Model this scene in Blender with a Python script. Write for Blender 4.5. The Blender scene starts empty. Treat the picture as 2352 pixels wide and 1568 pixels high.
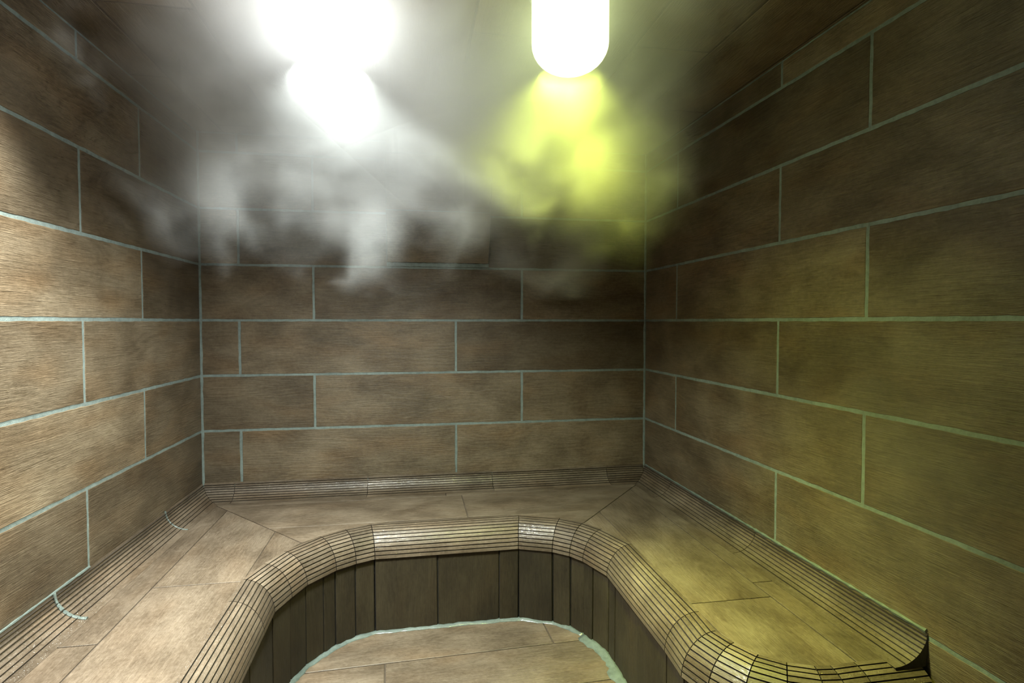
import bpy, bmesh, math, random
from mathutils import Vector, Matrix
random.seed(7)
SC = bpy.context.scene
COL = SC.collection

# ------------------------------------------------------------------ sizes (metres)
CAM_H = 1.32
ROW = 0.2755                       # height of one course of wall tiles
ROW0 = CAM_H + 0.008               # a course line close to eye level
CEIL = 2.25
SEAT = 0.433
COVE_H, COVE_W = 0.084, 0.095
YB = 3.09                          # back wall
CL, CR = Vector((-1.0255, YB)), Vector((1.2945, YB))
DL = Vector((0.01939, 0.99981)); DR = Vector((-0.01115, 0.99994))
YF = -1.15                         # wall behind the camera

def left_x(y):  return CL.x + (y - YB) * DL.x / DL.y
def right_x(y): return CR.x + (y - YB) * DR.x / DR.y

# ------------------------------------------------------------------ materials
def nodes(name):
    m = bpy.data.materials.new(name); m.use_nodes = True
    nt = m.node_tree; nt.nodes.clear()
    return m, nt
def N(nt, typ, **kw):
    n = nt.nodes.new(typ)
    for k, v in kw.items():
        if k in n.inputs: n.inputs[k].default_value = v
        else: setattr(n, k, v)
    return n
def L(nt, a, b): nt.links.new(a, b)
def mathn(nt, op, a, b=None, c=None):
    n = nt.nodes.new('ShaderNodeMath'); n.operation = op
    for i, v in enumerate((a, b, c)):
        if v is None: continue
        if isinstance(v, (int, float)): n.inputs[i].default_value = v
        else: nt.links.new(v, n.inputs[i])
    return n.outputs[0]
def ramp(nt, fac, stops):
    r = nt.nodes.new('ShaderNodeValToRGB')
    e = r.color_ramp.elements
    while len(e) < len(stops): e.new(0.5)
    for el, (p, c) in zip(e, stops):
        el.position = p; el.color = (*c, 1)
    nt.links.new(fac, r.inputs[0]); return r.outputs[0]
def mapping(nt, vec, scale):
    m = nt.nodes.new('ShaderNodeMapping'); m.inputs['Scale'].default_value = scale
    nt.links.new(vec, m.inputs['Vector']); return m.outputs[0]
def noise(nt, vec, scale, detail=4, rough=0.55, dist=0.0):
    n = nt.nodes.new('ShaderNodeTexNoise')
    n.inputs['Scale'].default_value = scale; n.inputs['Detail'].default_value = detail
    n.inputs['Roughness'].default_value = rough; n.inputs['Distortion'].default_value = dist
    nt.links.new(vec, n.inputs['Vector']); return n.outputs[0]

def wood_tile(name, gain=1.0, warm=1.0, rough=(0.42, 0.62), bump=0.5, wet=0.0, red=0.7):
    """Stoneware tile printed and embossed like oiled oak; grain runs along u."""
    m, nt = nodes(name)
    out = N(nt, 'ShaderNodeOutputMaterial'); b = N(nt, 'ShaderNodeBsdfPrincipled')
    L(nt, b.outputs[0], out.inputs[0])
    uv = N(nt, 'ShaderNodeUVMap', uv_map='grain').outputs[0]
    tone = N(nt, 'ShaderNodeAttribute', attribute_name='tone').outputs['Fac']
    grain = noise(nt, mapping(nt, uv, (9, 190, 1)), 1.0, 3, 0.62, 0.5)
    fine = noise(nt, mapping(nt, uv, (34, 420, 1)), 1.0, 2, 0.65, 0.0)
    blotch = noise(nt, mapping(nt, uv, (4.0, 6.0, 1)), 1.0, 3, 0.5, 0.3)
    cloud = noise(nt, mapping(nt, uv, (55, 75, 1)), 1.0, 4, 0.8, 0.0)
    # cathedral rings: a height field warped by broad noise, cut into bands
    broad = noise(nt, mapping(nt, uv, (1.6, 5.5, 1)), 1.0, 1, 0.5, 0.0)
    rings = mathn(nt, 'SINE', mathn(nt, 'MULTIPLY_ADD', broad, 95.0, mathn(nt, 'MULTIPLY', grain, 5.0)))
    v = mathn(nt, 'MULTIPLY_ADD', grain, 0.30, 0.0)
    v = mathn(nt, 'MULTIPLY_ADD', blotch, 0.73, v)
    v = mathn(nt, 'MULTIPLY_ADD', cloud, 0.50, v)
    v = mathn(nt, 'MULTIPLY_ADD', fine, 0.20, v)
    v = mathn(nt, 'MULTIPLY_ADD', rings, 0.022, v)
    v = mathn(nt, 'ADD', v, -0.395)
    g = gain
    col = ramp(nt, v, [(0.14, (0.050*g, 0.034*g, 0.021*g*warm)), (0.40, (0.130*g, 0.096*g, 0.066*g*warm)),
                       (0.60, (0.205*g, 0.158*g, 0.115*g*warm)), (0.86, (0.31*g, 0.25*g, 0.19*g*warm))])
    # redder patches, as in the photograph's glaze
    redn = noise(nt, mapping(nt, uv, (3.1, 8.0, 1)), 1.0, 1, 0.6, 0.0)
    hs = N(nt, 'ShaderNodeMixRGB', blend_type='MULTIPLY'); hs.inputs[2].default_value = (1.0, 0.88, 0.76, 1)
    L(nt, mathn(nt, 'MULTIPLY', mathn(nt, 'SUBTRACT', redn, 0.46), 3.2*red), hs.inputs[0]); hs.use_clamp = True
    L(nt, col, hs.inputs[1])
    mx = N(nt, 'ShaderNodeMixRGB', blend_type='MULTIPLY'); mx.inputs[0].default_value = 1.0
    comb = N(nt, 'ShaderNodeCombineColor'); [L(nt, tone, comb.inputs[i]) for i in range(3)]
    L(nt, hs.outputs[0], mx.inputs[1]); L(nt, comb.outputs[0], mx.inputs[2])
    L(nt, mx.outputs[0], b.inputs['Base Color'])
    mr = N(nt, 'ShaderNodeMapRange'); mr.inputs[3].default_value, mr.inputs[4].default_value = rough
    L(nt, cloud, mr.inputs[0]); mr.inputs[1].default_value, mr.inputs[2].default_value = 0.3, 0.7
    L(nt, mr.outputs[0], b.inputs['Roughness'])
    h = mathn(nt, 'MULTIPLY_ADD', grain, 0.7, mathn(nt, 'MULTIPLY', fine, 0.5))
    h = mathn(nt, 'MULTIPLY_ADD', rings, 0.06, h)
    bm_ = N(nt, 'ShaderNodeBump'); bm_.inputs['Strength'].default_value = bump; bm_.inputs['Distance'].default_value = 0.004
    L(nt, h, bm_.inputs['Height'])
    nrm = bm_.outputs[0]
    if wet:
        # beads of condensation
        vo = N(nt, 'ShaderNodeTexVoronoi'); vo.inputs['Scale'].default_value = 1.0; vo.inputs['Randomness'].default_value = 1.0
        L(nt, mapping(nt, uv, (190, 190, 1)), vo.inputs['Vector'])
        bead = mathn(nt, 'SUBTRACT', 1.0, mathn(nt, 'MULTIPLY', vo.outputs['Distance'], 1.9))
        bead = mathn(nt, 'MAXIMUM', bead, 0.0)
        b2 = N(nt, 'ShaderNodeBump'); b2.inputs['Strength'].default_value = wet; b2.inputs['Distance'].default_value = 0.003
        L(nt, bead, b2.inputs['Height']); L(nt, nrm, b2.inputs['Normal'])
        b.inputs['Coat Weight'].default_value = 0.8; b.inputs['Coat Roughness'].default_value = 0.10
        L(nt, b2.outputs[0], b.inputs['Coat Normal'])
    L(nt, nrm, b.inputs['Normal'])
    return m

def grout_mat(name, c, rough=0.75, wetc=0.0):
    m, nt = nodes(name)
    out = N(nt, 'ShaderNodeOutputMaterial'); b = N(nt, 'ShaderNodeBsdfPrincipled')
    L(nt, b.outputs[0], out.inputs[0])
    tc = N(nt, 'ShaderNodeTexCoord').outputs['Object']
    n1 = noise(nt, tc, 60, 5, 0.65)
    n2 = noise(nt, tc, 7, 3, 0.6)
    f = mathn(nt, 'MULTIPLY_ADD', n1, 0.6, mathn(nt, 'MULTIPLY', n2, 0.5))
    col = ramp(nt, f, [(0.30, tuple(x*0.6 for x in c)), (0.55, c), (0.8, tuple(min(1, x*1.35) for x in c))])
    L(nt, col, b.inputs['Base Color']); b.inputs['Roughness'].default_value = rough
    bp = N(nt, 'ShaderNodeBump'); bp.inputs['Strength'].default_value = 0.5; bp.inputs['Distance'].default_value = 0.004
    L(nt, n1, bp.inputs['Height']); L(nt, bp.outputs[0], b.inputs['Normal'])
    if wetc: b.inputs['Coat Weight'].default_value = wetc; b.inputs['Coat Roughness'].default_value = 0.12
    return m

M_WALL  = wood_tile('wall_tile_glaze', 1.08, 0.90, (0.40, 0.60), 0.75, red=1.0)
M_SEAT  = wood_tile('seat_tile_glaze', 1.05, 1.0, (0.40, 0.60), 0.5, red=0.4)
M_RIB   = wood_tile('ribbed_tile_glaze', 1.12, 1.0, (0.36, 0.55), 0.4, wet=0.8)
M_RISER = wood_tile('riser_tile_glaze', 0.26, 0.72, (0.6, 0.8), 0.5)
M_FLOOR = wood_tile('floor_tile_glaze', 1.15, 1.0, (0.40, 0.6), 0.45)
M_GROUT = grout_mat('pale_grout', (0.23, 0.28, 0.265))
M_BEAD  = grout_mat('wet_pale_grout', (0.17, 0.21, 0.195), 0.45, 0.6)
M_JOINT = grout_mat('brown_joint', (0.10, 0.075, 0.055))
M_CORE  = grout_mat('dark_mortar', (0.045, 0.034, 0.024))
M_GAP   = grout_mat('black_gap', (0.012, 0.010, 0.008))

def plain(name, c, rough=0.5, metal=0.0):
    m, nt = nodes(name)
    out = N(nt, 'ShaderNodeOutputMaterial'); b = N(nt, 'ShaderNodeBsdfPrincipled')
    L(nt, b.outputs[0], out.inputs[0])
    tc = N(nt, 'ShaderNodeTexCoord').outputs['Object']
    n = noise(nt, tc, 40, 3)
    col = ramp(nt, n, [(0.3, tuple(x*0.85 for x in c)), (0.7, c)])
    L(nt, col, b.inputs['Base Color'])
    b.inputs['Roughness'].default_value = rough; b.inputs['Metallic'].default_value = metal
    return m
M_METAL = plain('brushed_steel', (0.45, 0.46, 0.46), 0.35, 0.9)

def glow(name, c, s):
    m, nt = nodes(name)
    out = N(nt, 'ShaderNodeOutputMaterial'); e = N(nt, 'ShaderNodeEmission')
    e.inputs[0].default_value = (*c, 1); e.inputs[1].default_value = s
    L(nt, e.outputs[0], out.inputs[0]); return m

# ------------------------------------------------------------------ mesh helpers
class MB:
    def __init__(s):
        s.bm = bmesh.new(); s.uv = s.bm.loops.layers.uv.new('grain')
        s.tone = s.bm.faces.layers.float.new('tone')
    def face(s, pts, uvs=None, tone=1.0, mat=0):
        vs = [s.bm.verts.new(p) for p in pts]
        f = s.bm.faces.new(vs); f[s.tone] = tone; f.material_index = mat
        if uvs:
            for l, u in zip(f.loops, uvs): l[s.uv].uv = u
        return f
    def build(s, name, mats, parent=None, weld=True):
        if weld: bmesh.ops.remove_doubles(s.bm, verts=s.bm.verts, dist=1e-5)
        bmesh.ops.recalc_face_normals(s.bm, faces=s.bm.faces)
        me = bpy.data.meshes.new(name); s.bm.to_mesh(me); s.bm.free()
        for m in (mats if isinstance(mats, (list, tuple)) else [mats]): me.materials.append(m)
        o = bpy.data.objects.new(name, me); COL.objects.link(o)
        if parent is not None: o.parent = parent
        return o

def area2(p): return sum(a[0]*b[1]-b[0]*a[1] for a, b in zip(p, p[1:]+p[:1])) / 2
def clip(poly, n, c):
    """keep the side where n.p <= c"""
    out = []
    for a, b in zip(poly, poly[1:]+poly[:1]):
        da, db = n[0]*a[0]+n[1]*a[1]-c, n[0]*b[0]+n[1]*b[1]-c
        if da <= 0: out.append(a)
        if (da < 0 < db) or (db < 0 < da):
            t = da/(da-db); out.append((a[0]+t*(b[0]-a[0]), a[1]+t*(b[1]-a[1])))
    return out
def inset(poly, d):
    if area2(poly) < 0: poly = poly[::-1]
    n = len(poly); out = []
    for i in range(n):
        p0, p1, p2 = Vector(poly[i-1]), Vector(poly[i]), Vector(poly[(i+1) % n])
        e1, e2 = (p1-p0).normalized(), (p2-p1).normalized()
        n1, n2 = Vector((-e1.y, e1.x)), Vector((-e2.y, e2.x))
        k = 1 + n1.dot(n2)
        mv = (n1+n2)/max(k, 0.35)
        q = p1 + mv*d; out.append((q.x, q.y))
    return out
def clean(poly, eps=2e-3):
    out = []
    for p in poly:
        if not out or (Vector(p)-Vector(out[-1])).length > eps: out.append(p)
    if len(out) > 1 and (Vector(out[0])-Vector(out[-1])).length < eps: out.pop()
    return out
def rough_edge(poly, step, amp):
    out = []
    for a, b in zip(poly, poly[1:]+poly[:1]):
        a, b = Vector(a), Vector(b); d = b-a; k = max(1, int(d.length/step))
        nn = Vector((-d.y, d.x)).normalized() if d.length > 1e-6 else Vector((0, 0))
        for i in range(k):
            j = 0 if i == 0 else random.uniform(-amp, amp)
            q = a + d*(i/k) + nn*j; out.append((q.x, q.y))
    return out
def tile(mb, O, E1, E2, NN, poly, gap=0.011, h=0.0, th=0.008, grain='u', tone=None, amp=0.0, edge=0.0022, mat=0):
    """one bevelled tile: outline `poly` in the plane O + a*E1 + b*E2, its face `h` along NN"""
    poly = clean(poly)
    if len(poly) < 3 or abs(area2(poly)) < 1e-4: return
    p = inset(poly, gap/2)
    if abs(area2(p)) < 1e-4 or area2(p) < 0: return
    if amp: p = rough_edge(p, 0.03, amp)
    q = inset(p, edge)
    t = random.uniform(0.74, 1.22) if tone is None else tone
    ru, rv = random.uniform(0, 40), random.uniform(0, 40)
    flip = random.choice((-1, 1))
    def P(a, hh): return O + E1*a[0] + E2*a[1] + NN*hh
    def UV(a): return (a[0]*flip+ru, a[1]+rv) if grain == 'u' else (a[1]*flip+ru, a[0]+rv)
    mb.face([P(a, h) for a in q], [UV(a) for a in q], t, mat)
    n = len(p)
    for i in range(n):
        j = (i+1) % n
        mb.face([P(p[i], h-edge*0.8), P(p[j], h-edge*0.8), P(q[j], h), P(q[i], h)], [UV(p[i]), UV(p[j]), UV(q[j]), UV(q[i])], t*0.95, mat)
        mb.face([P(p[i], h-th), P(p[j], h-th), P(p[j], h-edge*0.8), P(p[i], h-edge*0.8)], [UV(p[i]), UV(p[j]), UV(p[j]), UV(p[i])], t*0.8, mat)
def rect(a0, a1, b0, b1): return [(a0, b0), (a1, b0), (a1, b1), (a0, b1)]

X, Y, Z = Vector((1, 0, 0)), Vector((0, 1, 0)), Vector((0, 0, 1))
def V3(p, z=0.0): return Vector((p[0], p[1], z))

def tag(o, label=None, cat=None, group=None, kind=None):
    if label: o['label'] = label
    if cat: o['category'] = cat
    if group: o['group'] = group
    if kind: o['kind'] = kind
    return o
def empty(name, loc):
    o = bpy.data.objects.new(name, None); COL.objects.link(o); o.location = loc; o.empty_display_size = 0.1; return o
def adopt(child, parent):
    child.parent = parent; child.matrix_parent_inverse = Matrix.Translation(-Vector(parent.location)); return child

# ------------------------------------------------------------------ room shell
def wall(name, O, E1, NN, length, phase_a, phase_b, label, zlo=0.0, zhi=CEIL, long_a=1.077, long_b=1.077):
    """running-bond courses; O is the floor corner, E1 runs along the wall, NN faces the room"""
    mb = MB()
    # slab behind, its front face being the grout, flush to 1.2 mm
    g = -0.0012; d = -0.10
    a0, a1 = -0.0, length
    c = [O+E1*a0+NN*g, O+E1*a1+NN*g, O+E1*a1+NN*d, O+E1*a0+NN*d]
    lo, hi = [p+Z*zlo for p in c], [p+Z*zhi for p in c]
    for i in range(4):
        j = (i+1) % 4; mb.face([lo[i], lo[j], hi[j], hi[i]], None, 1, 1)
    mb.face(lo, None, 1, 1); mb.face(hi, None, 1, 1)
    k0 = math.floor((zlo-ROW0)/ROW)
    k = k0
    while ROW0+k*ROW < zhi:
        b0, b1 = max(zlo, ROW0+k*ROW), min(zhi, ROW0+(k+1)*ROW)
        joints = sorted(x for x in [(phase_a if k % 2 else phase_b)+i*(long_a if k % 2 else long_b) for i in range(-4, 6)] if 0.03 < x < length-0.03)
        xs = [0.0]+joints+[length]
        for s, e in zip(xs, xs[1:]):
            tile(mb, O, E1, Z, NN, rect(s, e, b0, b1), 0.0105, 0.0, 0.006, amp=0.0012)
        k += 1
    o = mb.build(name, [M_WALL, M_GROUT])
    return tag(o, label, 'wall', kind='structure')

wall('wall_back', V3((CL.x, YB)), X, -Y, CR.x-CL.x, 0.1815, 0.538, 'back wall of brown wood-look tiles with pale grout')
o3 = V3((CL.x, YB)); e = -V3(DL)
wall('wall_left', o3, e, Vector((e.y*-1, e.x, 0)) if False else Vector((DL.y, -DL.x, 0)), 4.24, 1.0, 0.592, 'left wall of brown wood-look tiles lit by the white lamp')
e = -V3(DR)
wall('wall_right', V3((CR.x, YB)), e, Vector((-DR.y, DR.x, 0)), 4.24, 1.180, 0.379, 'right wall of brown wood-look tiles in greenish light', long_a=1.2, long_b=1.2085)
wall('wall_front', V3((right_x(YF)+0.05, YF)), -X, Y, right_x(YF)-left_x(YF)+0.1, 0.3, 0.8, 'tiled wall at the open side of the room, behind the viewer')

# ceiling: planks running away from the viewer
mb = MB()
xl, xr = left_x(YF)-0.05, CR.x+0.06
za = CEIL+0.0012
c = [Vector((xl, YF-0.05, za)), Vector((xr, YF-0.05, za)), Vector((xr, YB+0.05, za)), Vector((xl, YB+0.05, za))]
top = [p+Z*0.1 for p in c]
for i in range(4):
    j = (i+1) % 4; mb.face([c[i], c[j], top[j], top[i]], None, 1, 1)
mb.face(c, None, 1, 1); mb.face(top, None, 1, 1)
i0 = -8
for i in range(i0, 3):
    a0, a1 = 1.024+i*ROW, 1.024+(i+1)*ROW
    a0, a1 = max(a0, xl+0.03), min(a1, xr-0.01)
    if a1-a0 < 0.03: continue
    ph = 1.898 if i % 2 else 1.36
    ys = [YF]+sorted(y for y in [ph+k*1.077 for k in range(-4, 3)] if YF+0.03 < y < YB-0.03)+[YB]
    for s, t in zip(ys, ys[1:]):
        tile(mb, Vector((0, 0, CEIL)), X, Y, -Z, rect(a0, a1, s, t), 0.006, 0.0, 0.006, grain='v')
tag(mb.build('ceiling', [M_WALL, M_JOINT]), 'ceiling of brown wood-look tiles veiled by steam', 'ceiling', kind='structure')

# floor: planks parallel to the back wall
mb = MB()
c = [Vector((xl, YF-0.05, -0.004)), Vector((xr, YF-0.05, -0.004)), Vector((xr, YB+0.05, -0.004)), Vector((xl, YB+0.05, -0.004))]
top = [p-Z*0.1 for p in c]
for i in range(4):
    j = (i+1) % 4; mb.face([c[i], c[j], top[j], top[i]], None, 1, 1)
mb.face(c, None, 1, 1); mb.face(top, None, 1, 1)
ang = math.atan2(0.043, 1.086); F1 = Vector((math.cos(ang), math.sin(ang), 0)); F2 = Vector((-F1.y, F1.x, 0))
FO = Vector((-0.397, 2.247, 0))
for i, phs in ((0, (0.968,)), (-1, (0.29,)), (-2, (0.80,)), (-3, (0.2,)), (-4, (0.7,)), (-5, (0.4,)), (-6, (0.1,))):
    js = sorted([phs[0]+k*1.077 for k in range(-2, 3)])
    for s, t in zip(js, js[1:]):
        p = rect(s, t, i*ROW, (i+1)*ROW)
        tile(mb, FO, F1, F2, Z, [q for q in p], 0.005, 0.0, 0.003, tone=random.uniform(0.95, 1.1))
tag(mb.build('floor', [M_FLOOR, M_JOINT]), 'sunken floor of brown wood-look planks', 'floor', kind='structure')

# pale grout beads running up the two far corners
def tube_strip(mb, pts, r, seg=6, jit=0.25, mat=0):
    rings = []
    for i, p in enumerate(pts):
        d = (pts[min(i+1, len(pts)-1)]-pts[max(i-1, 0)]).normalized()
        a = d.orthogonal().normalized() if abs(d.z) < 0.9 else X.copy()
        a = (a-d*a.dot(d)).normalized(); b = d.cross(a); rr = r*random.uniform(1-jit, 1+jit)
        rings.append([p+a*rr*math.cos(k*2*math.pi/seg)+b*rr*math.sin(k*2*math.pi/seg) for k in range(seg)])
    for A, B in zip(rings, rings[1:]):
        for k in range(seg):
            mb.face([A[k], A[(k+1) % seg], B[(k+1) % seg], B[k]], None, 1, mat)
    mb.face(rings[0], None, 1, mat); mb.face(rings[-1], None, 1, mat)
for n, (cx, sx) in enumerate(((CL.x, 1), (CR.x, -1)), 1):
    mb = MB()
    z0 = SEAT+COVE_H*0.75
    tube_strip(mb, [Vector((cx+sx*0.0005, YB-0.0005, z0+(CEIL-z0)*i/40)) for i in range(41)], 0.0085)
    tag(mb.build('trim_%d' % n, M_GROUT), ['pale grout bead up the left far corner', 'pale grout bead up the right far corner'][n-1], 'grout', kind='structure')

# ------------------------------------------------------------------ the tiled bench
bench = empty('tiled_bench', (0.13, 2.2, 0.0))
tag(bench, 'brown wood-look tiled bench built around three walls, with ribbed rounded front edge', 'bench')
NOSE = [(-0.575, 0.40), (-0.575, 2.105), (-0.532, 2.228), (-0.487, 2.338), (-0.376, 2.478), (-0.283, 2.545), (-0.180, 2.592),
        (0.482, 2.600), (0.657, 2.524), (0.743, 2.447), (0.797, 2.361), (0.860, 2.182), (0.860, 1.630), (0.853, 1.518),
        (0.873, 1.452), (0.906, 1.387), (0.958, 1.341), (1.018, 1.313), (1.060, 1.308), (1.131, 1.310), (1.300, 1.310)]
def path_normals(path, right=True):
    out = []
    for i in range(len(path)):
        segs = []
        if i > 0: segs.append((Vector(path[i])-Vector(path[i-1])).normalized())
        if i < len(path)-1: segs.append((Vector(path[i+1])-Vector(path[i])).normalized())
        ns = [Vector((s.y, -s.x)) if right else Vector((-s.y, s.x)) for s in segs]
        if len(ns) == 1: out.append(ns[0])
        else: out.append((ns[0]+ns[1])/(1+ns[0].dot(ns[1])))
    return out
NN_ = path_normals(NOSE)             # towards the open middle of the room
RN_H, RN_V = 0.106, 0.117
NRIB = 11
def nose_profile():
    """list of ribs; each rib is a list of (out, dz) points; grooves are between them"""
    ribs = [[(-0.004, 0.0), (0.010, 0.0)]]
    th0 = math.asin(0.012/RN_H)
    a0 = th0; span = (math.pi/2-th0)/(NRIB-1)
    for i in range(NRIB-1):
        s, e_ = a0+i*span+0.017, a0+(i+1)*span-0.017
        ribs.append([(RN_H*math.sin(t), -RN_V*(1-math.cos(t))) for t in (s, (s+e_)/2, e_)])
    return ribs
def cove_profile():
    ribs = []; n = 9
    ths = [0.0, 0.12, 0.25, 0.39, 0.54, 0.70, 0.87, 1.05, 1.24, math.pi/2]
    for i in range(n):
        gp = 0.008 if i < 6 else 0.004
        s, e_ = ths[i]+(gp if i else 0), ths[i+1]-(gp if i < n-1 else 0)
        ribs.append([(COVE_W*(1-math.cos(t))+0.002, COVE_H*(1-math.sin(t))) for t in (s, (s+e_)/2, e_)])
    return ribs
def ribbed_piece(mb, A, B, nA, nB, ribs, z, sign, trimA=0.0015, trimB=0.0015, depth=0.005, grain_seed=None, fill=None, tone=(0.85, 1.15)):
    """one straight ceramic profile piece from A to B, mitred at both ends; ribs with dark grooves; closed at the back"""
    A, B = Vector(A), Vector(B); d = (B-A); ln = d.length; d.normalize()
    ru, rv = random.uniform(0, 40), random.uniform(0, 40)
    base = random.uniform(0.93, 1.07)
    def P(end, o, dz):
        p = A+nA*o+d*trimA if end == 0 else B+nB*o-d*trimB
        return Vector((p.x, p.y, z+dz))
    arc = 0.0; prev = None; outline = []
    for ri, rib in enumerate(ribs):
        t = base*random.uniform(*tone)
        if prev is not None:
            # groove: down, floor, up
            (o0, z0), (o1, z1) = prev, rib[0]
            nx, nz = (z1-z0), -(o1-o0); l = math.hypot(nx, nz) or 1
            nx, nz = nx/l*depth*sign, nz/l*depth*sign
            g0, g1 = (o0+nx, z0+nz), (o1+nx, z1+nz)
            for a, b_ in ((prev, g0), (g0, g1), (g1, rib[0])):
                mb.face([P(0, *a), P(1, *a), P(1, *b_), P(0, *b_)], None, 1, 1)
            outline += [g0, g1]; arc += l
        for a, b_ in zip(rib, rib[1:]):
            l = math.hypot(b_[0]-a[0], b_[1]-a[1])
            mb.face([P(0, *a), P(1, *a), P(1, *b_), P(0, *b_)],
                    [(ru, rv+arc), (ru+ln, rv+arc), (ru+ln, rv+arc+l), (ru, rv+arc+l)], t, 0)
            arc += l
        outline += rib; prev = rib[-1]
    # back: simple closing polygon strip
    f = fill
    ring = outline+f
    for a, b_ in zip([outline[-1]]+f, f+[outline[0]]):
        mb.face([P(0, *a), P(1, *a), P(1, *b_), P(0, *b_)], None, 1, 1)
    for end in (0, 1):
        mb.face([P(end, *a) for a in ring], None, 1, 1)

prof = nose_profile()
nose_fill = [(RN_H-0.012, -RN_V), (RN_H-0.03, -0.05), (0.03, -0.022), (-0.004, -0.022)]
def nose_section(name, i0, i1, cuts=None):
    mb = MB()
    for i in range(i0, i1):
        A, B = Vector(NOSE[i]), Vector(NOSE[i+1]); nA, nB = NN_[i], NN_[i+1]
        fr = [0.0]+(cuts or {}).get(i, [])+[1.0]
        seg = (B-A).normalized(); nseg = Vector((seg.y, -seg.x))
        for f0, f1 in zip(fr, fr[1:]):
            ribbed_piece(mb, A.lerp(B, f0), A.lerp(B, f1), nA if f0 == 0 else nseg, nB if f1 == 1 else nseg, prof, SEAT+0.0005, 1, fill=nose_fill)
    o = mb.build(name, [M_RIB, M_CORE]); adopt(o, bench); return o
nose_section('bullnose_edge', 0, 1, {0: [0.28, 0.62, 0.905]})
nose_section('bullnose_edge', 1, 6)
nose_section('bullnose_edge', 6, 7)
nose_section('bullnose_edge', 7, 11)
nose_section('bullnose_edge', 11, 12)
nose_section('bullnose_edge', 12, 20)

# ribbed cove against the walls
cp = cove_profile()
cove_fill = [(COVE_W, -0.006), (0.002, -0.006)]
yl_end = 0.40
S3 = {
 'left':  ([(left_x(YB-1e-3), YB), (left_x(yl_end), yl_end)], [0.436, 1.190, 1.94], False),
 'back':  ([(CL.x, YB), (CR.x, YB)], [0.150, 0.799, 1.451, 2.095], True),
 'right': ([(CR.x, YB), (right_x(1.273), 1.273)], [0.34, 1.064], True),
}
def cove_section(key, nA, nB, n):
    (A, B), cuts, right = S3[key]
    A, B = Vector(A), Vector(B); ln = (B-A).length
    mb = MB()
    st = [0.0]+cuts+[ln]
    for a, b_ in zip(st, st[1:]):
        ribbed_piece(mb, A.lerp(B, a/ln), A.lerp(B, b_/ln), nA if a == 0 else n, nB if b_ == ln else n, cp, SEAT+0.0008, -1, 0.0012, 0.0012, 0.0045, fill=cove_fill, tone=(0.8, 1.12))
    o = mb.build('wall_cove', [M_RIB, M_CORE]); adopt(o, bench)
    return o
nl = Vector((DL.y, -DL.x)); nr = Vector((-DR.y, DR.x)); nb = Vector((0, -1))
mL = (nl+nb)/(1+nl.dot(nb)); mR = (nr+nb)/(1+nr.dot(nb))
cl_ = cove_section('left', mL, nl, nl)
cb_ = cove_section('back', mL, mR, nb)
cr_ = cove_section('right', mR, nr, nr)
# pale grout arcs across the left cove and bead along its top
def cove_arc(O, n, cove, r=0.0045):
    mb = MB()
    pts = []
    for i in range(22):
        t = i/21*math.pi/2
        if i == 21: continue
        pts.append(Vector((O.x+n.x*(COVE_W*(1-math.cos(t))+0.003), O.y+n.y*(COVE_W*(1-math.cos(t))+0.003), SEAT+COVE_H*(1-math.sin(t))+0.001)))
    tube_strip(mb, pts, r, 6, 0.18)
    o = mb.build('grout_bead', M_BEAD); o.parent = cove; return o
A, B = Vector(S3['left'][0][0]), Vector(S3['left'][0][1]); d = (B-A).normalized()
for s, r in ((0.436, 0.0035), (1.190, 0.006)):
    cove_arc(A+d*s, nl, cl_, r)
def top_bead(O, d, s0, s1, n, cove, r):
    mb = MB(); k = max(8, int((s1-s0)/0.02))
    tube_strip(mb, [Vector(((O+d*(s0+(s1-s0)*i/k)+n*0.001).x, (O+d*(s0+(s1-s0)*i/k)+n*0.001).y, SEAT+COVE_H+0.001)) for i in range(k+1)], r, 6, 0.35)
    o = mb.build('grout_bead', M_BEAD); o.parent = cove
top_bead(A, d, 1.0, 2.6, nl, cl_, 0.004)
A2, B2 = Vector(S3['right'][0][0]), Vector(S3['right'][0][1]); d2 = (B2-A2).normalized()
top_bead(A2, d2, 0.02, (B2-A2).length-0.004, nr, cr_, 0.0055)

# seats: mortar bed plus tiles
mlp = (-0.4395, 2.420); mrp = (0.7475, 2.451)     # where the mitres reach the front edge
def halfplane(p, q):
    """n, c of the half plane to the right of p->q"""
    d = Vector(q)-Vector(p); n = Vector((-d.y, d.x)); return (n.x, n.y), n.dot(Vector(p))
SO = Vector((0, 0, SEAT))
def seat(polys, bed):
    mb = MB()
    lo = [Vector((p[0], p[1], SEAT-0.0035)) for p in bed]; hi = [v-Z*0.03 for v in lo]
    mb.face(lo, None, 1, 1); mb.face(hi, None, 1, 1)
    for i in range(len(lo)):
        j = (i+1) % len(lo); mb.face([lo[i], lo[j], hi[j], hi[i]], None, 1, 1)
    for p, g, t in polys:
        tile(mb, SO, X, Y, Z, wclip(clip(p, (0, 1), YB-0.0015)), 0.0042, 0.0, 0.003, grain=g, tone=t, edge=0.0015)
    adopt(mb.build('seat', [M_SEAT, M_JOINT]), bench)
def edge_between(path, ia, ib): return [tuple(p) for p in path[ia:ib+1]]
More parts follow.
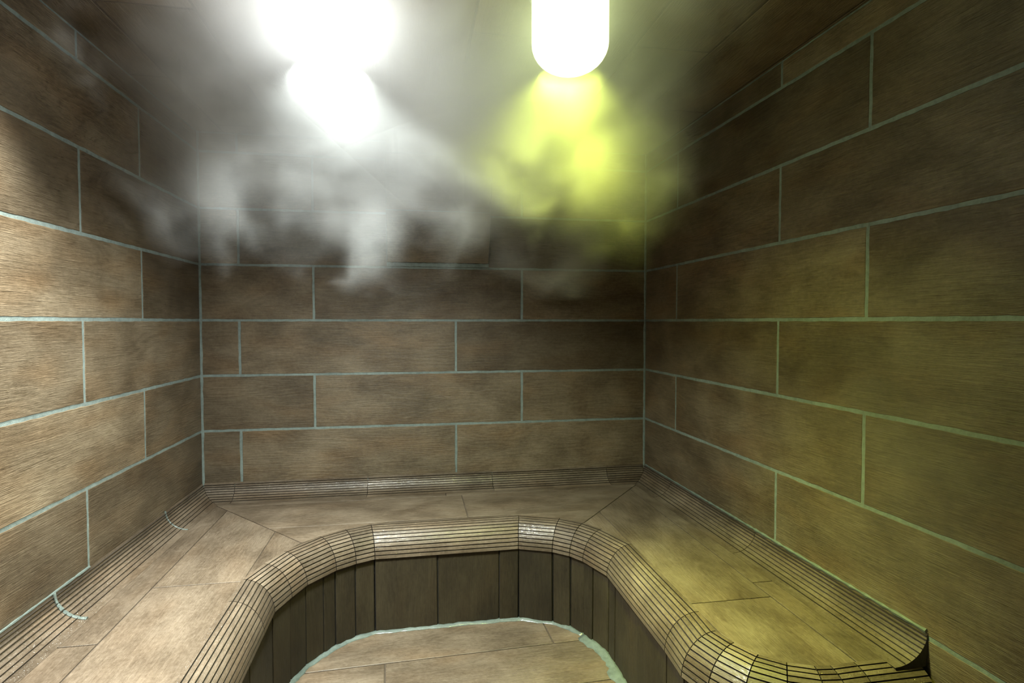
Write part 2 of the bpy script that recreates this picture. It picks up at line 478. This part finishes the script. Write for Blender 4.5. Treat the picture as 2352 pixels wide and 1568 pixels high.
# left seat
def wclip(p):
    for c, d, sg in ((CL, DL, 1), (CR, DR, -1)):
        n = (-d.y*sg, d.x*sg); p = clip(p, n, n[0]*c.x+n[1]*c.y-0.0015)
    return p
nLft, cLft = halfplane(CL, mlp)      # right of CL->mlp is the left seat? checked by sign below
def side(poly, n, c, pt):
    if n[0]*pt[0]+n[1]*pt[1] > c: n, c = (-n[0], -n[1]), -c
    return clip(poly, n, c)
ptL, ptB, ptR = (-0.8, 1.5), (0.2, 2.95), (1.1, 1.8)
xw = -1.03
J1, J2 = -0.857, -0.572
tl = []
for y0, y1 in ((0.40, 0.94), (0.94, 1.745), (1.745, 3.09)):
    tl.append((side(rect(left_x(2.0)-0.0, J1, y0, y1), nLft, cLft, ptL), 'v', random.uniform(0.9, 1.05)))
for y0, y1 in ((0.40, 1.013), (1.013, 2.09), (2.09, 3.09)):
    tl.append((side(rect(J1, J2, y0, y1), nLft, cLft, ptL), 'v', random.uniform(0.98, 1.12)))
ym = CL.y+(mlp[1]-CL.y)*(J2-CL.x)/(mlp[0]-CL.x)
tl.append(([(J2, 2.125), (-0.532, 2.230), (-0.487, 2.340), mlp, (J2, ym)], 'v', 1.05))
bedL = [(left_x(0.4), 0.4), (-0.575, 0.4), (-0.575, 2.10), (-0.532, 2.228), (-0.487, 2.338), mlp, (CL.x, CL.y)]
seat(tl, bedL)
# back seat
nR2, cR2 = halfplane(CR, mrp)
tb = []
K1, K2 = 2.955, 2.613
for x0, x1 in ((CL.x, 0.171), (0.171, CR.x)):
    tb.append((side(side(rect(x0, x1, K1, YB), nLft, cLft, ptB), nR2, cR2, ptB), 'u', random.uniform(0.95, 1.05)))
for x0, x1 in ((CL.x, 0.25), (0.25, CR.x)):
    tb.append((side(side(rect(x0, x1, K2, K1), nLft, cLft, ptB), nR2, cR2, ptB), 'u', random.uniform(0.98, 1.08)))
xm = CL.x+(mlp[0]-CL.x)*(K2-CL.y)/(mlp[1]-CL.y); xm2 = CR.x+(mrp[0]-CR.x)*(K2-CR.y)/(mrp[1]-CR.y)
tb.append(([mlp, (-0.376, 2.480), (-0.283, 2.547), (-0.180, 2.594), (-0.10, K2), (xm, K2)], 'u', 1.12))
tb.append(([(0.43, K2), (0.482, 2.602), (0.657, 2.526), (0.743, 2.452), mrp, (xm2, K2)], 'u', 1.1))
bedB = [(CL.x, YB), mlp, (-0.376, 2.478), (-0.283, 2.545), (-0.180, 2.592), (0.482, 2.600), (0.657, 2.524), (0.743, 2.447), mrp, (CR.x, YB)]
seat(tb, bedB)
# right seat
tr = []
H1, H2 = 1.141, 0.8625
YE = 1.308
for y0, y1 in ((YE, 1.785), (1.785, 3.09)):
    tr.append((side(rect(H1, CR.x+0.01, y0, y1), nR2, cR2, ptR), 'v', random.uniform(0.92, 1.02)))
tr.append((side(rect(H2, H1, 1.682, 3.09), nR2, cR2, ptR), 'v', 1.0))
tr.append(([(H2, 1.682), (H1, 1.682), (H1, 1.312), (1.060, 1.310), (1.018, 1.315), (0.958, 1.343), (0.908, 1.389), (0.875, 1.454), (H2, 1.505)], 'v', 1.08))
ym2 = CR.y+(mrp[1]-CR.y)*(H2-CR.x)/(mrp[0]-CR.x)
tr.append(([(H2, 2.19), (H2, ym2), mrp, (0.799, 2.361)], 'v', 1.1))
bedR = [(CR.x, YB), mrp, (0.797, 2.361), (0.860, 2.182), (0.860, 1.63), (0.853, 1.518), (0.873, 1.452), (0.906, 1.387), (0.958, 1.341), (1.018, 1.313), (1.06, 1.308), (1.131, 1.31), (1.305, 1.31)]
seat(tr, bedR)

# risers: upright planks under the nose
RZ = SEAT-RN_V+0.006
def riser(i0, i1, widths):
    mb = MB(); off = 0.099
    for i in range(i0, i1):
        A, B = Vector(NOSE[i])+NN_[i]*off, Vector(NOSE[i+1])+NN_[i+1]*off
        d = (B-A); ln = d.length; d.normalize(); n = Vector((d.y, -d.x))
        cuts = [0.0]+[w for w in widths.get(i, []) if w < ln]+[ln]
        for a, b_ in zip(cuts, cuts[1:]):
            h = random.uniform(-0.0035, 0.0015)
            skew = random.uniform(-0.002, 0.002)
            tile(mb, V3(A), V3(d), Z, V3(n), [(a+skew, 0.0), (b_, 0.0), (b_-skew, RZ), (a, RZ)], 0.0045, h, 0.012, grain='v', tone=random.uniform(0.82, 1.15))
        q = [A-n*0.006, B-n*0.006, B-n*0.03, A-n*0.03]
        lo = [V3(p) for p in q]; hi = [V3(p, RZ) for p in q]
        for k in range(4):
            j = (k+1) % 4; mb.face([lo[k], lo[j], hi[j], hi[k]], None, 1, 1)
        mb.face(lo, None, 1, 1); mb.face(hi, None, 1, 1)
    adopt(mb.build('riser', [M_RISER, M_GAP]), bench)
W0 = [1.70-w for w in (1.42, 1.15, 0.87, 0.60, 0.42, 0.30, 0.17)]
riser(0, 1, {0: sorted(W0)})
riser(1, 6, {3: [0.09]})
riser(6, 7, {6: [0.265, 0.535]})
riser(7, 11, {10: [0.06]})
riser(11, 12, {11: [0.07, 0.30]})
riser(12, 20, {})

# grout fillet between riser and floor
def fillet(i0, i1, w, h, mat, jit):
    mb = MB(); off = 0.099
    pts = []
    for i in range(i0, i1):
        A, B = Vector(NOSE[i])+NN_[i]*off, Vector(NOSE[i+1])+NN_[i+1]*off
        ln = (B-A).length; k = max(2, int(ln/0.02))
        for j in range(k): pts.append((A.lerp(B, j/k), NN_[i].lerp(NN_[i+1], j/k)))
    pts.append((B, NN_[i1]))
    rings = []
    for k, (p, n) in enumerate(pts):
        ww, hh = w*random.uniform(1-jit, 1+jit), h*random.uniform(1-jit, 1+jit)
        rings.append([V3(p-n*0.004, -0.001), V3(p-n*0.004, hh), V3(p+n*(ww*0.25), hh*0.72), V3(p+n*(ww*0.6), hh*0.35), V3(p+n*ww, 0.0012), V3(p+n*ww, -0.001)])
    for A_, B_ in zip(rings, rings[1:]):
        for k in range(6):
            mb.face([A_[k], A_[(k+1) % 6], B_[(k+1) % 6], B_[k]], None, 1, 0)
    mb.face(rings[0]); mb.face(rings[-1])
    o = mb.build('floor_grout_bead', mat); adopt(o, bench)
    for f in o.data.polygons: f.use_smooth = True
fillet(0, 10, 0.013, 0.010, M_BEAD, 0.3)
fillet(10, 14, 0.034, 0.014, M_BEAD, 0.3)

# ------------------------------------------------------------------ leaning tiled cover on the back wall
PX0, PX1 = -0.1225, 0.4085
PZ0 = CAM_H+0.307; PTOP = CEIL-0.002; LEAN = 0.222
cover = empty('leaning_tiled_cover', ((PX0+PX1)/2, YB, PZ0))
tag(cover, 'slanted wood-look tiled cover on the back wall, leaning out towards the ceiling', 'cover')
up = Vector((0, -LEAN, PTOP-PZ0)); plen = up.length; up.normalize(); nrm = Vector((0, -up.z, up.y)).normalized()
if nrm.y > 0: nrm = -nrm
PO = Vector((PX0, YB-0.0135, PZ0))
mb = MB()
w = PX1-PX0
for b0, b1 in ((0.0, 0.268), (0.268, 0.543), (0.543, plen)):
    tile(mb, PO, X, up, nrm, rect(0, w, b0, b1), 0.004, 0.0, 0.010, tone=random.uniform(0.9, 1.05))
c = [PO+X*a+up*b_+nrm*(-0.003) for a, b_ in ((0.001, 0.001), (w-0.001, 0.001), (w-0.001, plen), (0.001, plen))]
bk = [p-nrm*0.009 for p in c]
for i in range(4):
    j = (i+1) % 4; mb.face([c[i], c[j], bk[j], bk[i]], None, 1, 1)
mb.face(c, None, 1, 1); mb.face(bk, None, 1, 1)
adopt(mb.build('face_panel', [M_WALL, M_GROUT]), cover)
for xx in (PX0+0.012, PX1-0.012):
    mb = MB()
    tri = [(YB-0.002, PZ0+0.035), (YB-0.018, PZ0+0.035), (YB-LEAN+0.004, PTOP-0.004), (YB-0.002, PTOP-0.004)]
    a_ = [Vector((xx-0.005, y, z)) for y, z in tri]; b2 = [Vector((xx+0.005, y, z)) for y, z in tri]
    mb.face(a_, [(p.y, p.z) for p in a_], 0.8); mb.face(b2, [(p.y, p.z) for p in b2], 0.8)
    for i in range(4):
        j = (i+1) % 4; mb.face([a_[i], a_[j], b2[j], b2[i]], [(0, 0), (.1, 0), (.1, .01), (0, .01)], 0.8)
    adopt(mb.build('side_panel', M_WALL), cover)
mb = MB()
pts = [Vector((PX0+w*i/30, YB-0.004, PZ0-0.009)) for i in range(31)]
for a_, b_ in zip(pts, pts[1:]):
    h0, h1 = 0.010*random.uniform(.8, 1.1), 0.010*random.uniform(.8, 1.1)
    mb.face([a_+Z*h0, b_+Z*h1, b_-Z*h1-Y*0.002, a_-Z*h0-Y*0.002])
    mb.face([a_+Z*h0, a_+Z*h0+Y*0.004, b_+Z*h1+Y*0.004, b_+Z*h1])
    mb.face([a_-Z*h0-Y*0.002, b_-Z*h1-Y*0.002, b_-Z*h1+Y*0.004, a_-Z*h0+Y*0.004])
adopt(mb.build('grout_bead', M_GROUT), cover)

# ------------------------------------------------------------------ ceiling lamps
def dome_mesh(name, rx, ry, h, ztop, mat, parent, rings=10, seg=40):
    mb = MB(); R = []
    for i in range(rings+1):
        t = i/rings*math.pi/2
        k = math.cos(t)**0.75 if i < rings else 0.0
        R.append([Vector((rx*k*math.cos(2*math.pi*s/seg), ry*k*math.sin(2*math.pi*s/seg), ztop-h*math.sin(t))) for s in range(seg)])
    for a, b in zip(R[:-1], R[1:-1]+[None]):
        if b is None: break
        for s in range(seg): mb.face([a[s], a[(s+1) % seg], b[(s+1) % seg], b[s]])
    mb.face(R[-2][:]); mb.face(R[0][::-1])
    o = mb.build(name, mat, parent)
    for f in o.data.polygons: f.use_smooth = True
    return o
def ring_mesh(name, rx, ry, w, h, mat, parent, seg=40):
    mb = MB()
    prof_ = [(0, 0), (w, 0), (w, -h*0.6), (w*0.6, -h), (0, -h)]
    R = [[Vector(((rx+o)*math.cos(2*math.pi*s/seg), (ry+o)*math.sin(2*math.pi*s/seg), z)) for o, z in prof_] for s in range(seg)]
    for s in range(seg):
        a, b = R[s], R[(s+1) % seg]
        for k in range(5): mb.face([a[k], a[(k+1) % 5], b[(k+1) % 5], b[k]])
    o = mb.build(name, mat, parent)
    return o
def jar_mesh(name, r, drop, ztop, mat, parent, seg=40):
    """well glass: straight sides, round bottom"""
    mb = MB(); R = []
    prof_ = [(r*0.96, ztop), (r, ztop-0.02), (r, ztop-drop+r*0.75)]
    prof_ += [(r*math.cos(t)**0.9, ztop-drop+r*0.75-r*0.75*math.sin(t)) for t in [k*math.pi/2/9 for k in range(1, 9)]]
    for rr, z in prof_: R.append([Vector((rr*math.cos(2*math.pi*s/seg), rr*math.sin(2*math.pi*s/seg), z)) for s in range(seg)])
    for a, b in zip(R, R[1:]):
        for s in range(seg): mb.face([a[s], a[(s+1) % seg], b[(s+1) % seg], b[s]])
    mb.face(R[-1][:]); mb.face(R[0][::-1])
    o = mb.build(name, mat, parent)
    for f in o.data.polygons: f.use_smooth = True
    return o
def lamp(loc, r, drop, mat, label):
    o = empty('ceiling_lamp', loc)
    tag(o, label, 'lamp', 'hanging glass ceiling lamps')
    ring_mesh('rim', r+0.001, r+0.001, 0.010, 0.02, M_METAL, o)
    jar_mesh('diffuser', r, drop, -0.002, mat, o)
    return o
G_W = glow('white_lamp_glass', (0.95, 1.0, 0.98), 14.0)
G_Y = glow('yellow_green_lamp_glass', (0.84, 1.0, 0.45), 4.5)
LZ = CEIL-0.0005
L1, L2 = (-0.216, 1.722), (0.444, 1.608)
lamp((*L1, LZ), 0.125, 0.215, G_W, 'glaring white lamp on the ceiling, its outline lost in white steam')
lamp((*L2, LZ), 0.108, 0.228, G_Y, 'glaring lamp on the ceiling, shining through yellow-green steam')

def disk(name, loc, target, power, color, size, spread):
    l = bpy.data.lights.new(name, 'AREA'); l.shape = 'DISK'; l.size = size; l.energy = power; l.color = color
    l.spread = math.radians(spread)
    o = bpy.data.objects.new(name, l); COL.objects.link(o); o.location = loc
    o.rotation_euler = (Vector(target)-Vector(loc)).to_track_quat('-Z', 'Y').to_euler()
    return o
def spot(name, loc, target, power, color, angle, blend, radius):
    l = bpy.data.lights.new(name, 'SPOT'); l.energy = power; l.color = color
    l.spot_size = math.radians(angle); l.spot_blend = blend; l.shadow_soft_size = radius
    o = bpy.data.objects.new(name, l); COL.objects.link(o); o.location = loc
    o.rotation_euler = (Vector(target)-Vector(loc)).to_track_quat('-Z', 'Y').to_euler()
    return o
disk('white_lamp_light', (*L1, CEIL-0.225), (-0.32, 2.20, 0.0), 29, (0.92, 1.0, 0.95), 0.20, 128)
disk('green_lamp_light', (*L2, CEIL-0.238), (0.50, 1.72, 0.0), 10, (0.80, 0.95, 0.16), 0.18, 128)
spot('yellow_green_beam', (*L2, CEIL-0.24), (0.93, 1.62, 0.43), 165, (0.78, 0.86, 0.06), 56, 1.0, 0.08)
disk('near_lamp_light', (-0.80, 1.42, CEIL-0.05), (-0.79, 1.46, 0.4), 25, (0.98, 1.0, 0.92), 0.2, 96)

# ------------------------------------------------------------------ steam
def steam_hull(parts):
    mb = MB()
    for (c, r) in parts:
        seg, rg = 32, 18
        rows = []
        for i in range(1, rg):
            t = math.pi*i/rg
            rows.append([Vector((c[0]+r[0]*math.sin(t)*math.cos(2*math.pi*s/seg), c[1]+r[1]*math.sin(t)*math.sin(2*math.pi*s/seg), c[2]+r[2]*math.cos(t))) for s in range(seg)])
        top_, bot = Vector((c[0], c[1], c[2]+r[2])), Vector((c[0], c[1], c[2]-r[2]))
        def cl(v):
            y = min(v.y, YB-0.012)
            return Vector((max(left_x(y)+0.012, min(right_x(y)-0.012, v.x)), y, min(v.z, CEIL-0.006)))
        for a, b in zip(rows, rows[1:]):
            for s in range(seg): mb.face([cl(a[s]), cl(a[(s+1) % seg]), cl(b[(s+1) % seg]), cl(b[s])])
        for s in range(seg):
            mb.face([cl(top_), cl(rows[0][(s+1) % seg]), cl(rows[0][s])])
            mb.face([cl(bot), cl(rows[-1][s]), cl(rows[-1][(s+1) % seg])])
    return mb
# its density is a voxel field: overlapping billows, eaten into by swirling noise
X0, X1_, Y0, Y1_, Z0, Z1_ = -1.04, 1.26, 0.60, YB-0.005, 1.42, CEIL-0.004
VOX = 0.018
BILLOWS = [((-0.36, 2.30, CEIL), (0.66, 0.92, 0.64)), ((0.45, 2.25, CEIL), (0.62, 0.90, 0.70))]
LAMP_HALO = [((L1[0]-0.01, L1[1]-0.16, CEIL-0.02), (0.46, 0.42, 0.24), 2.4), ((L2[0], L2[1]-0.10, CEIL-0.02), (0.34, 0.34, 0.22), 0.9),
             ((0.60, 1.90, 1.88), (0.44, 0.50, 0.38), 0.65)]
CLEARINGS = [((L1[0], L1[1]+0.10, CEIL-0.42), (0.46, 0.58, 0.44), 0.06), ((L2[0]+0.03, L2[1]+0.06, CEIL-0.36), (0.28, 0.32, 0.30), 0.22)]
VEIL_SHAPE = ((0.12, 1.95, CEIL), (1.00, 1.15, 0.62))
def steam_nodes():
    g = bpy.data.node_groups.new('steam_field', 'GeometryNodeTree')
    g.interface.new_socket('Geometry', in_out='INPUT', socket_type='NodeSocketGeometry')
    g.interface.new_socket('Geometry', in_out='OUTPUT', socket_type='NodeSocketGeometry')
    out = g.nodes.new('NodeGroupOutput')
    vc = g.nodes.new('GeometryNodeVolumeCube')
    vc.inputs['Min'].default_value = (X0, Y0, Z0); vc.inputs['Max'].default_value = (X1_, Y1_, Z1_)
    vc.inputs['Resolution X'].default_value = int((X1_-X0)/VOX); vc.inputs['Resolution Y'].default_value = int((Y1_-Y0)/VOX)
    vc.inputs['Resolution Z'].default_value = int((Z1_-Z0)/VOX)
    pos = g.nodes.new('GeometryNodeInputPosition').outputs[0]
    def vm(op, a, b):
        n = g.nodes.new('ShaderNodeVectorMath'); n.operation = op
        for k, v in enumerate((a, b)):
            if isinstance(v, (tuple, list)): n.inputs[k].default_value = v
            else: g.links.new(v, n.inputs[k])
        return n
    def tn(vec, scale, detail, rough, color=False):
        n = g.nodes.new('ShaderNodeTexNoise'); n.inputs['Scale'].default_value = scale
        n.inputs['Detail'].default_value = detail; n.inputs['Roughness'].default_value = rough
        g.links.new(vec, n.inputs['Vector']); return n.outputs['Color' if color else 0]
    w1 = vm('MULTIPLY', vm('SUBTRACT', tn(pos, 2.2, 1.0, 0.5, True), (0.5, 0.5, 0.5)).outputs[0], (0.8, 0.8, 0.8)).outputs[0]
    p1 = vm('ADD', pos, w1).outputs[0]
    w2 = vm('MULTIPLY', vm('SUBTRACT', tn(p1, 6.0, 1.0, 0.5, True), (0.5, 0.5, 0.5)).outputs[0], (0.26, 0.26, 0.26)).outputs[0]
    p2 = vm('ADD', p1, w2).outputs[0]
    n = tn(vm('MULTIPLY', p2, (1.0, 0.75, 1.0)).outputs[0], 3.0, 5.0, 0.52)
    D = None
    for c, r in BILLOWS:
        d = vm('DIVIDE', vm('SUBTRACT', pos, c).outputs[0], r).outputs[0]
        l = g.nodes.new('ShaderNodeVectorMath'); l.operation = 'LENGTH'; g.links.new(d, l.inputs[0])
        e_ = mathn(g, 'SUBTRACT', 1.0, l.outputs['Value'])
        D = e_ if D is None else mathn(g, 'SMOOTH_MAX', D, e_, 0.25)
    def ball(c, r):
        d = vm('DIVIDE', vm('SUBTRACT', pos, c).outputs[0], r).outputs[0]
        l = g.nodes.new('ShaderNodeVectorMath'); l.operation = 'LENGTH'; g.links.new(d, l.inputs[0])
        return mathn(g, 'SUBTRACT', 1.0, l.outputs['Value'])
    VEIL = ball(*VEIL_SHAPE)
    q = mathn(g, 'ADD', D, mathn(g, 'MULTIPLY_ADD', n, 1.9, -0.85))
    mr = g.nodes.new('ShaderNodeMapRange'); mr.interpolation_type = 'SMOOTHSTEP'
    for k, v in ((1, 0.0), (2, 0.6), (3, 0.0), (4, 1.35)): mr.inputs[k].default_value = v
    g.links.new(q, mr.inputs[0])
    mb_ = g.nodes.new('ShaderNodeMapRange'); mb_.interpolation_type = 'SMOOTHSTEP'
    for k, v in ((1, 0.0), (2, 0.5), (3, 0.0), (4, 1.3)): mb_.inputs[k].default_value = v
    g.links.new(mathn(g, 'ADD', VEIL, mathn(g, 'MULTIPLY_ADD', n, 0.9, -0.45)), mb_.inputs[0])
    total = mathn(g, 'ADD', mr.outputs[0], mb_.outputs[0])
    for c, r, k_ in CLEARINGS:           # steam thinned on purpose under each lamp to tame the glare there
        f_ = g.nodes.new('ShaderNodeMapRange'); f_.interpolation_type = 'SMOOTHSTEP'
        for k, v in ((1, 0.0), (2, 0.7), (3, 1.0), (4, k_)): f_.inputs[k].default_value = v
        g.links.new(ball(c, r), f_.inputs[0]); total = mathn(g, 'MULTIPLY', total, f_.outputs[0])
    for c, r, k_ in LAMP_HALO:           # steam wrapped round the glass itself
        f_ = g.nodes.new('ShaderNodeMapRange'); f_.interpolation_type = 'SMOOTHSTEP'
        for k, v in ((1, 0.0), (2, 0.8), (3, 0.0), (4, k_)): f_.inputs[k].default_value = v
        g.links.new(mathn(g, 'ADD', ball(c, r), mathn(g, 'MULTIPLY_ADD', n, 0.8, -0.4)), f_.inputs[0]); total = mathn(g, 'ADD', total, f_.outputs[0])
    g.links.new(total, vc.inputs['Density'])
    sm = g.nodes.new('GeometryNodeSetMaterial'); g.links.new(vc.outputs[0], sm.inputs[0]); sm.inputs['Material'].default_value = M_STEAM
    g.links.new(sm.outputs[0], out.inputs[0]); return g
M_STEAM, nt = nodes('steam')
o_ = N(nt, 'ShaderNodeOutputMaterial'); v_ = N(nt, 'ShaderNodeVolumeScatter'); v_.inputs['Color'].default_value = (1, 1, 1, 1)
v_.inputs['Anisotropy'].default_value = 0.15
L(nt, N(nt, 'ShaderNodeAttribute', attribute_name='density').outputs['Fac'], v_.inputs['Density']); L(nt, v_.outputs[0], o_.inputs['Volume'])
def wisp_nodes(lo, hi, c, r, dens, vox):
    g = bpy.data.node_groups.new('wisp_field', 'GeometryNodeTree')
    g.interface.new_socket('Geometry', in_out='INPUT', socket_type='NodeSocketGeometry')
    g.interface.new_socket('Geometry', in_out='OUTPUT', socket_type='NodeSocketGeometry')
    out = g.nodes.new('NodeGroupOutput'); vc = g.nodes.new('GeometryNodeVolumeCube')
    vc.inputs['Min'].default_value = lo; vc.inputs['Max'].default_value = hi
    for k, a in enumerate('XYZ'): vc.inputs['Resolution '+a].default_value = int((hi[k]-lo[k])/vox)
    pos = g.nodes.new('GeometryNodeInputPosition').outputs[0]
    d = g.nodes.new('ShaderNodeVectorMath'); d.operation = 'SUBTRACT'; g.links.new(pos, d.inputs[0]); d.inputs[1].default_value = c
    e = g.nodes.new('ShaderNodeVectorMath'); e.operation = 'DIVIDE'; g.links.new(d.outputs[0], e.inputs[0]); e.inputs[1].default_value = r
    l = g.nodes.new('ShaderNodeVectorMath'); l.operation = 'LENGTH'; g.links.new(e.outputs[0], l.inputs[0])
    n = g.nodes.new('ShaderNodeTexNoise'); n.inputs['Scale'].default_value = 2.4; n.inputs['Detail'].default_value = 2.0; n.inputs['Distortion'].default_value = 0.6
    g.links.new(pos, n.inputs['Vector'])
    q = mathn(g, 'ADD', mathn(g, 'SUBTRACT', 0.8, l.outputs['Value']), mathn(g, 'MULTIPLY_ADD', n.outputs[0], 1.2, -0.6))
    mr = g.nodes.new('ShaderNodeMapRange'); mr.interpolation_type = 'SMOOTHSTEP'
    for k, v in ((1, 0.0), (2, 0.7), (3, 0.0), (4, dens)): mr.inputs[k].default_value = v
    g.links.new(q, mr.inputs[0]); g.links.new(mr.outputs[0], vc.inputs['Density'])
    sm = g.nodes.new('GeometryNodeSetMaterial'); g.links.new(vc.outputs[0], sm.inputs[0]); sm.inputs['Material'].default_value = M_STEAM
    g.links.new(sm.outputs[0], out.inputs[0]); return g
st = steam_hull([((0.02, 1.90, CEIL), (1.12, 1.40, 0.72))]).build('steam_cloud', M_STEAM)
st.modifiers.new('steam', 'NODES').node_group = steam_nodes()
sw = steam_hull([((1.04, 1.02, 1.00), (0.22, 0.40, 0.40))]).build('steam_wisp', M_STEAM)
sw.modifiers.new('steam', 'NODES').node_group = wisp_nodes((0.72, 0.50, 0.50), (1.29, 1.62, 1.55), (1.04, 1.02, 1.00), (0.30, 0.52, 0.50), 0.38, 0.035)
tag(sw, 'thin greenish veil of steam drifting in front of the right wall', 'steam', kind='stuff')
tag(st, 'billowing cloud of white and yellow-green steam hanging under the ceiling', 'steam', kind='stuff')

# ------------------------------------------------------------------ world, camera, view
wd = bpy.data.worlds.new('World'); SC.world = wd; wd.use_nodes = True
wd.node_tree.nodes['Background'].inputs[0].default_value = (0.0, 0.0, 0.0, 1)
cam = bpy.data.cameras.new('camera'); co = bpy.data.objects.new('camera', cam); COL.objects.link(co)
cam.sensor_width = 36.0; cam.lens = 1336.0/2352*36.0; cam.clip_start = 0.02
yaw, pit = math.radians(9.83), math.radians(1.93)
fw = Vector((math.sin(yaw)*math.cos(pit), math.cos(yaw)*math.cos(pit), -math.sin(pit)))
co.location = (0, 0, CAM_H); co.rotation_euler = fw.to_track_quat('-Z', 'Y').to_euler()
SC.camera = co
SC.view_settings.view_transform = 'Standard'; SC.view_settings.look = 'None'
SC.view_settings.exposure = -0.10; SC.view_settings.gamma = 1.0; SC.view_settings.use_curve_mapping = False
try:
    c_ = SC.cycles
    c_.use_denoising = True; c_.use_adaptive_sampling = True; c_.adaptive_threshold = 0.05; c_.adaptive_min_samples = 12
    c_.max_bounces = 4; c_.diffuse_bounces = 1; c_.glossy_bounces = 2; c_.volume_bounces = 2
    c_.volume_step_rate = 4.0; c_.volume_max_steps = 128
    c_.sample_clamp_indirect = 6.0; c_.caustics_reflective = False; c_.caustics_refractive = False
except Exception: pass
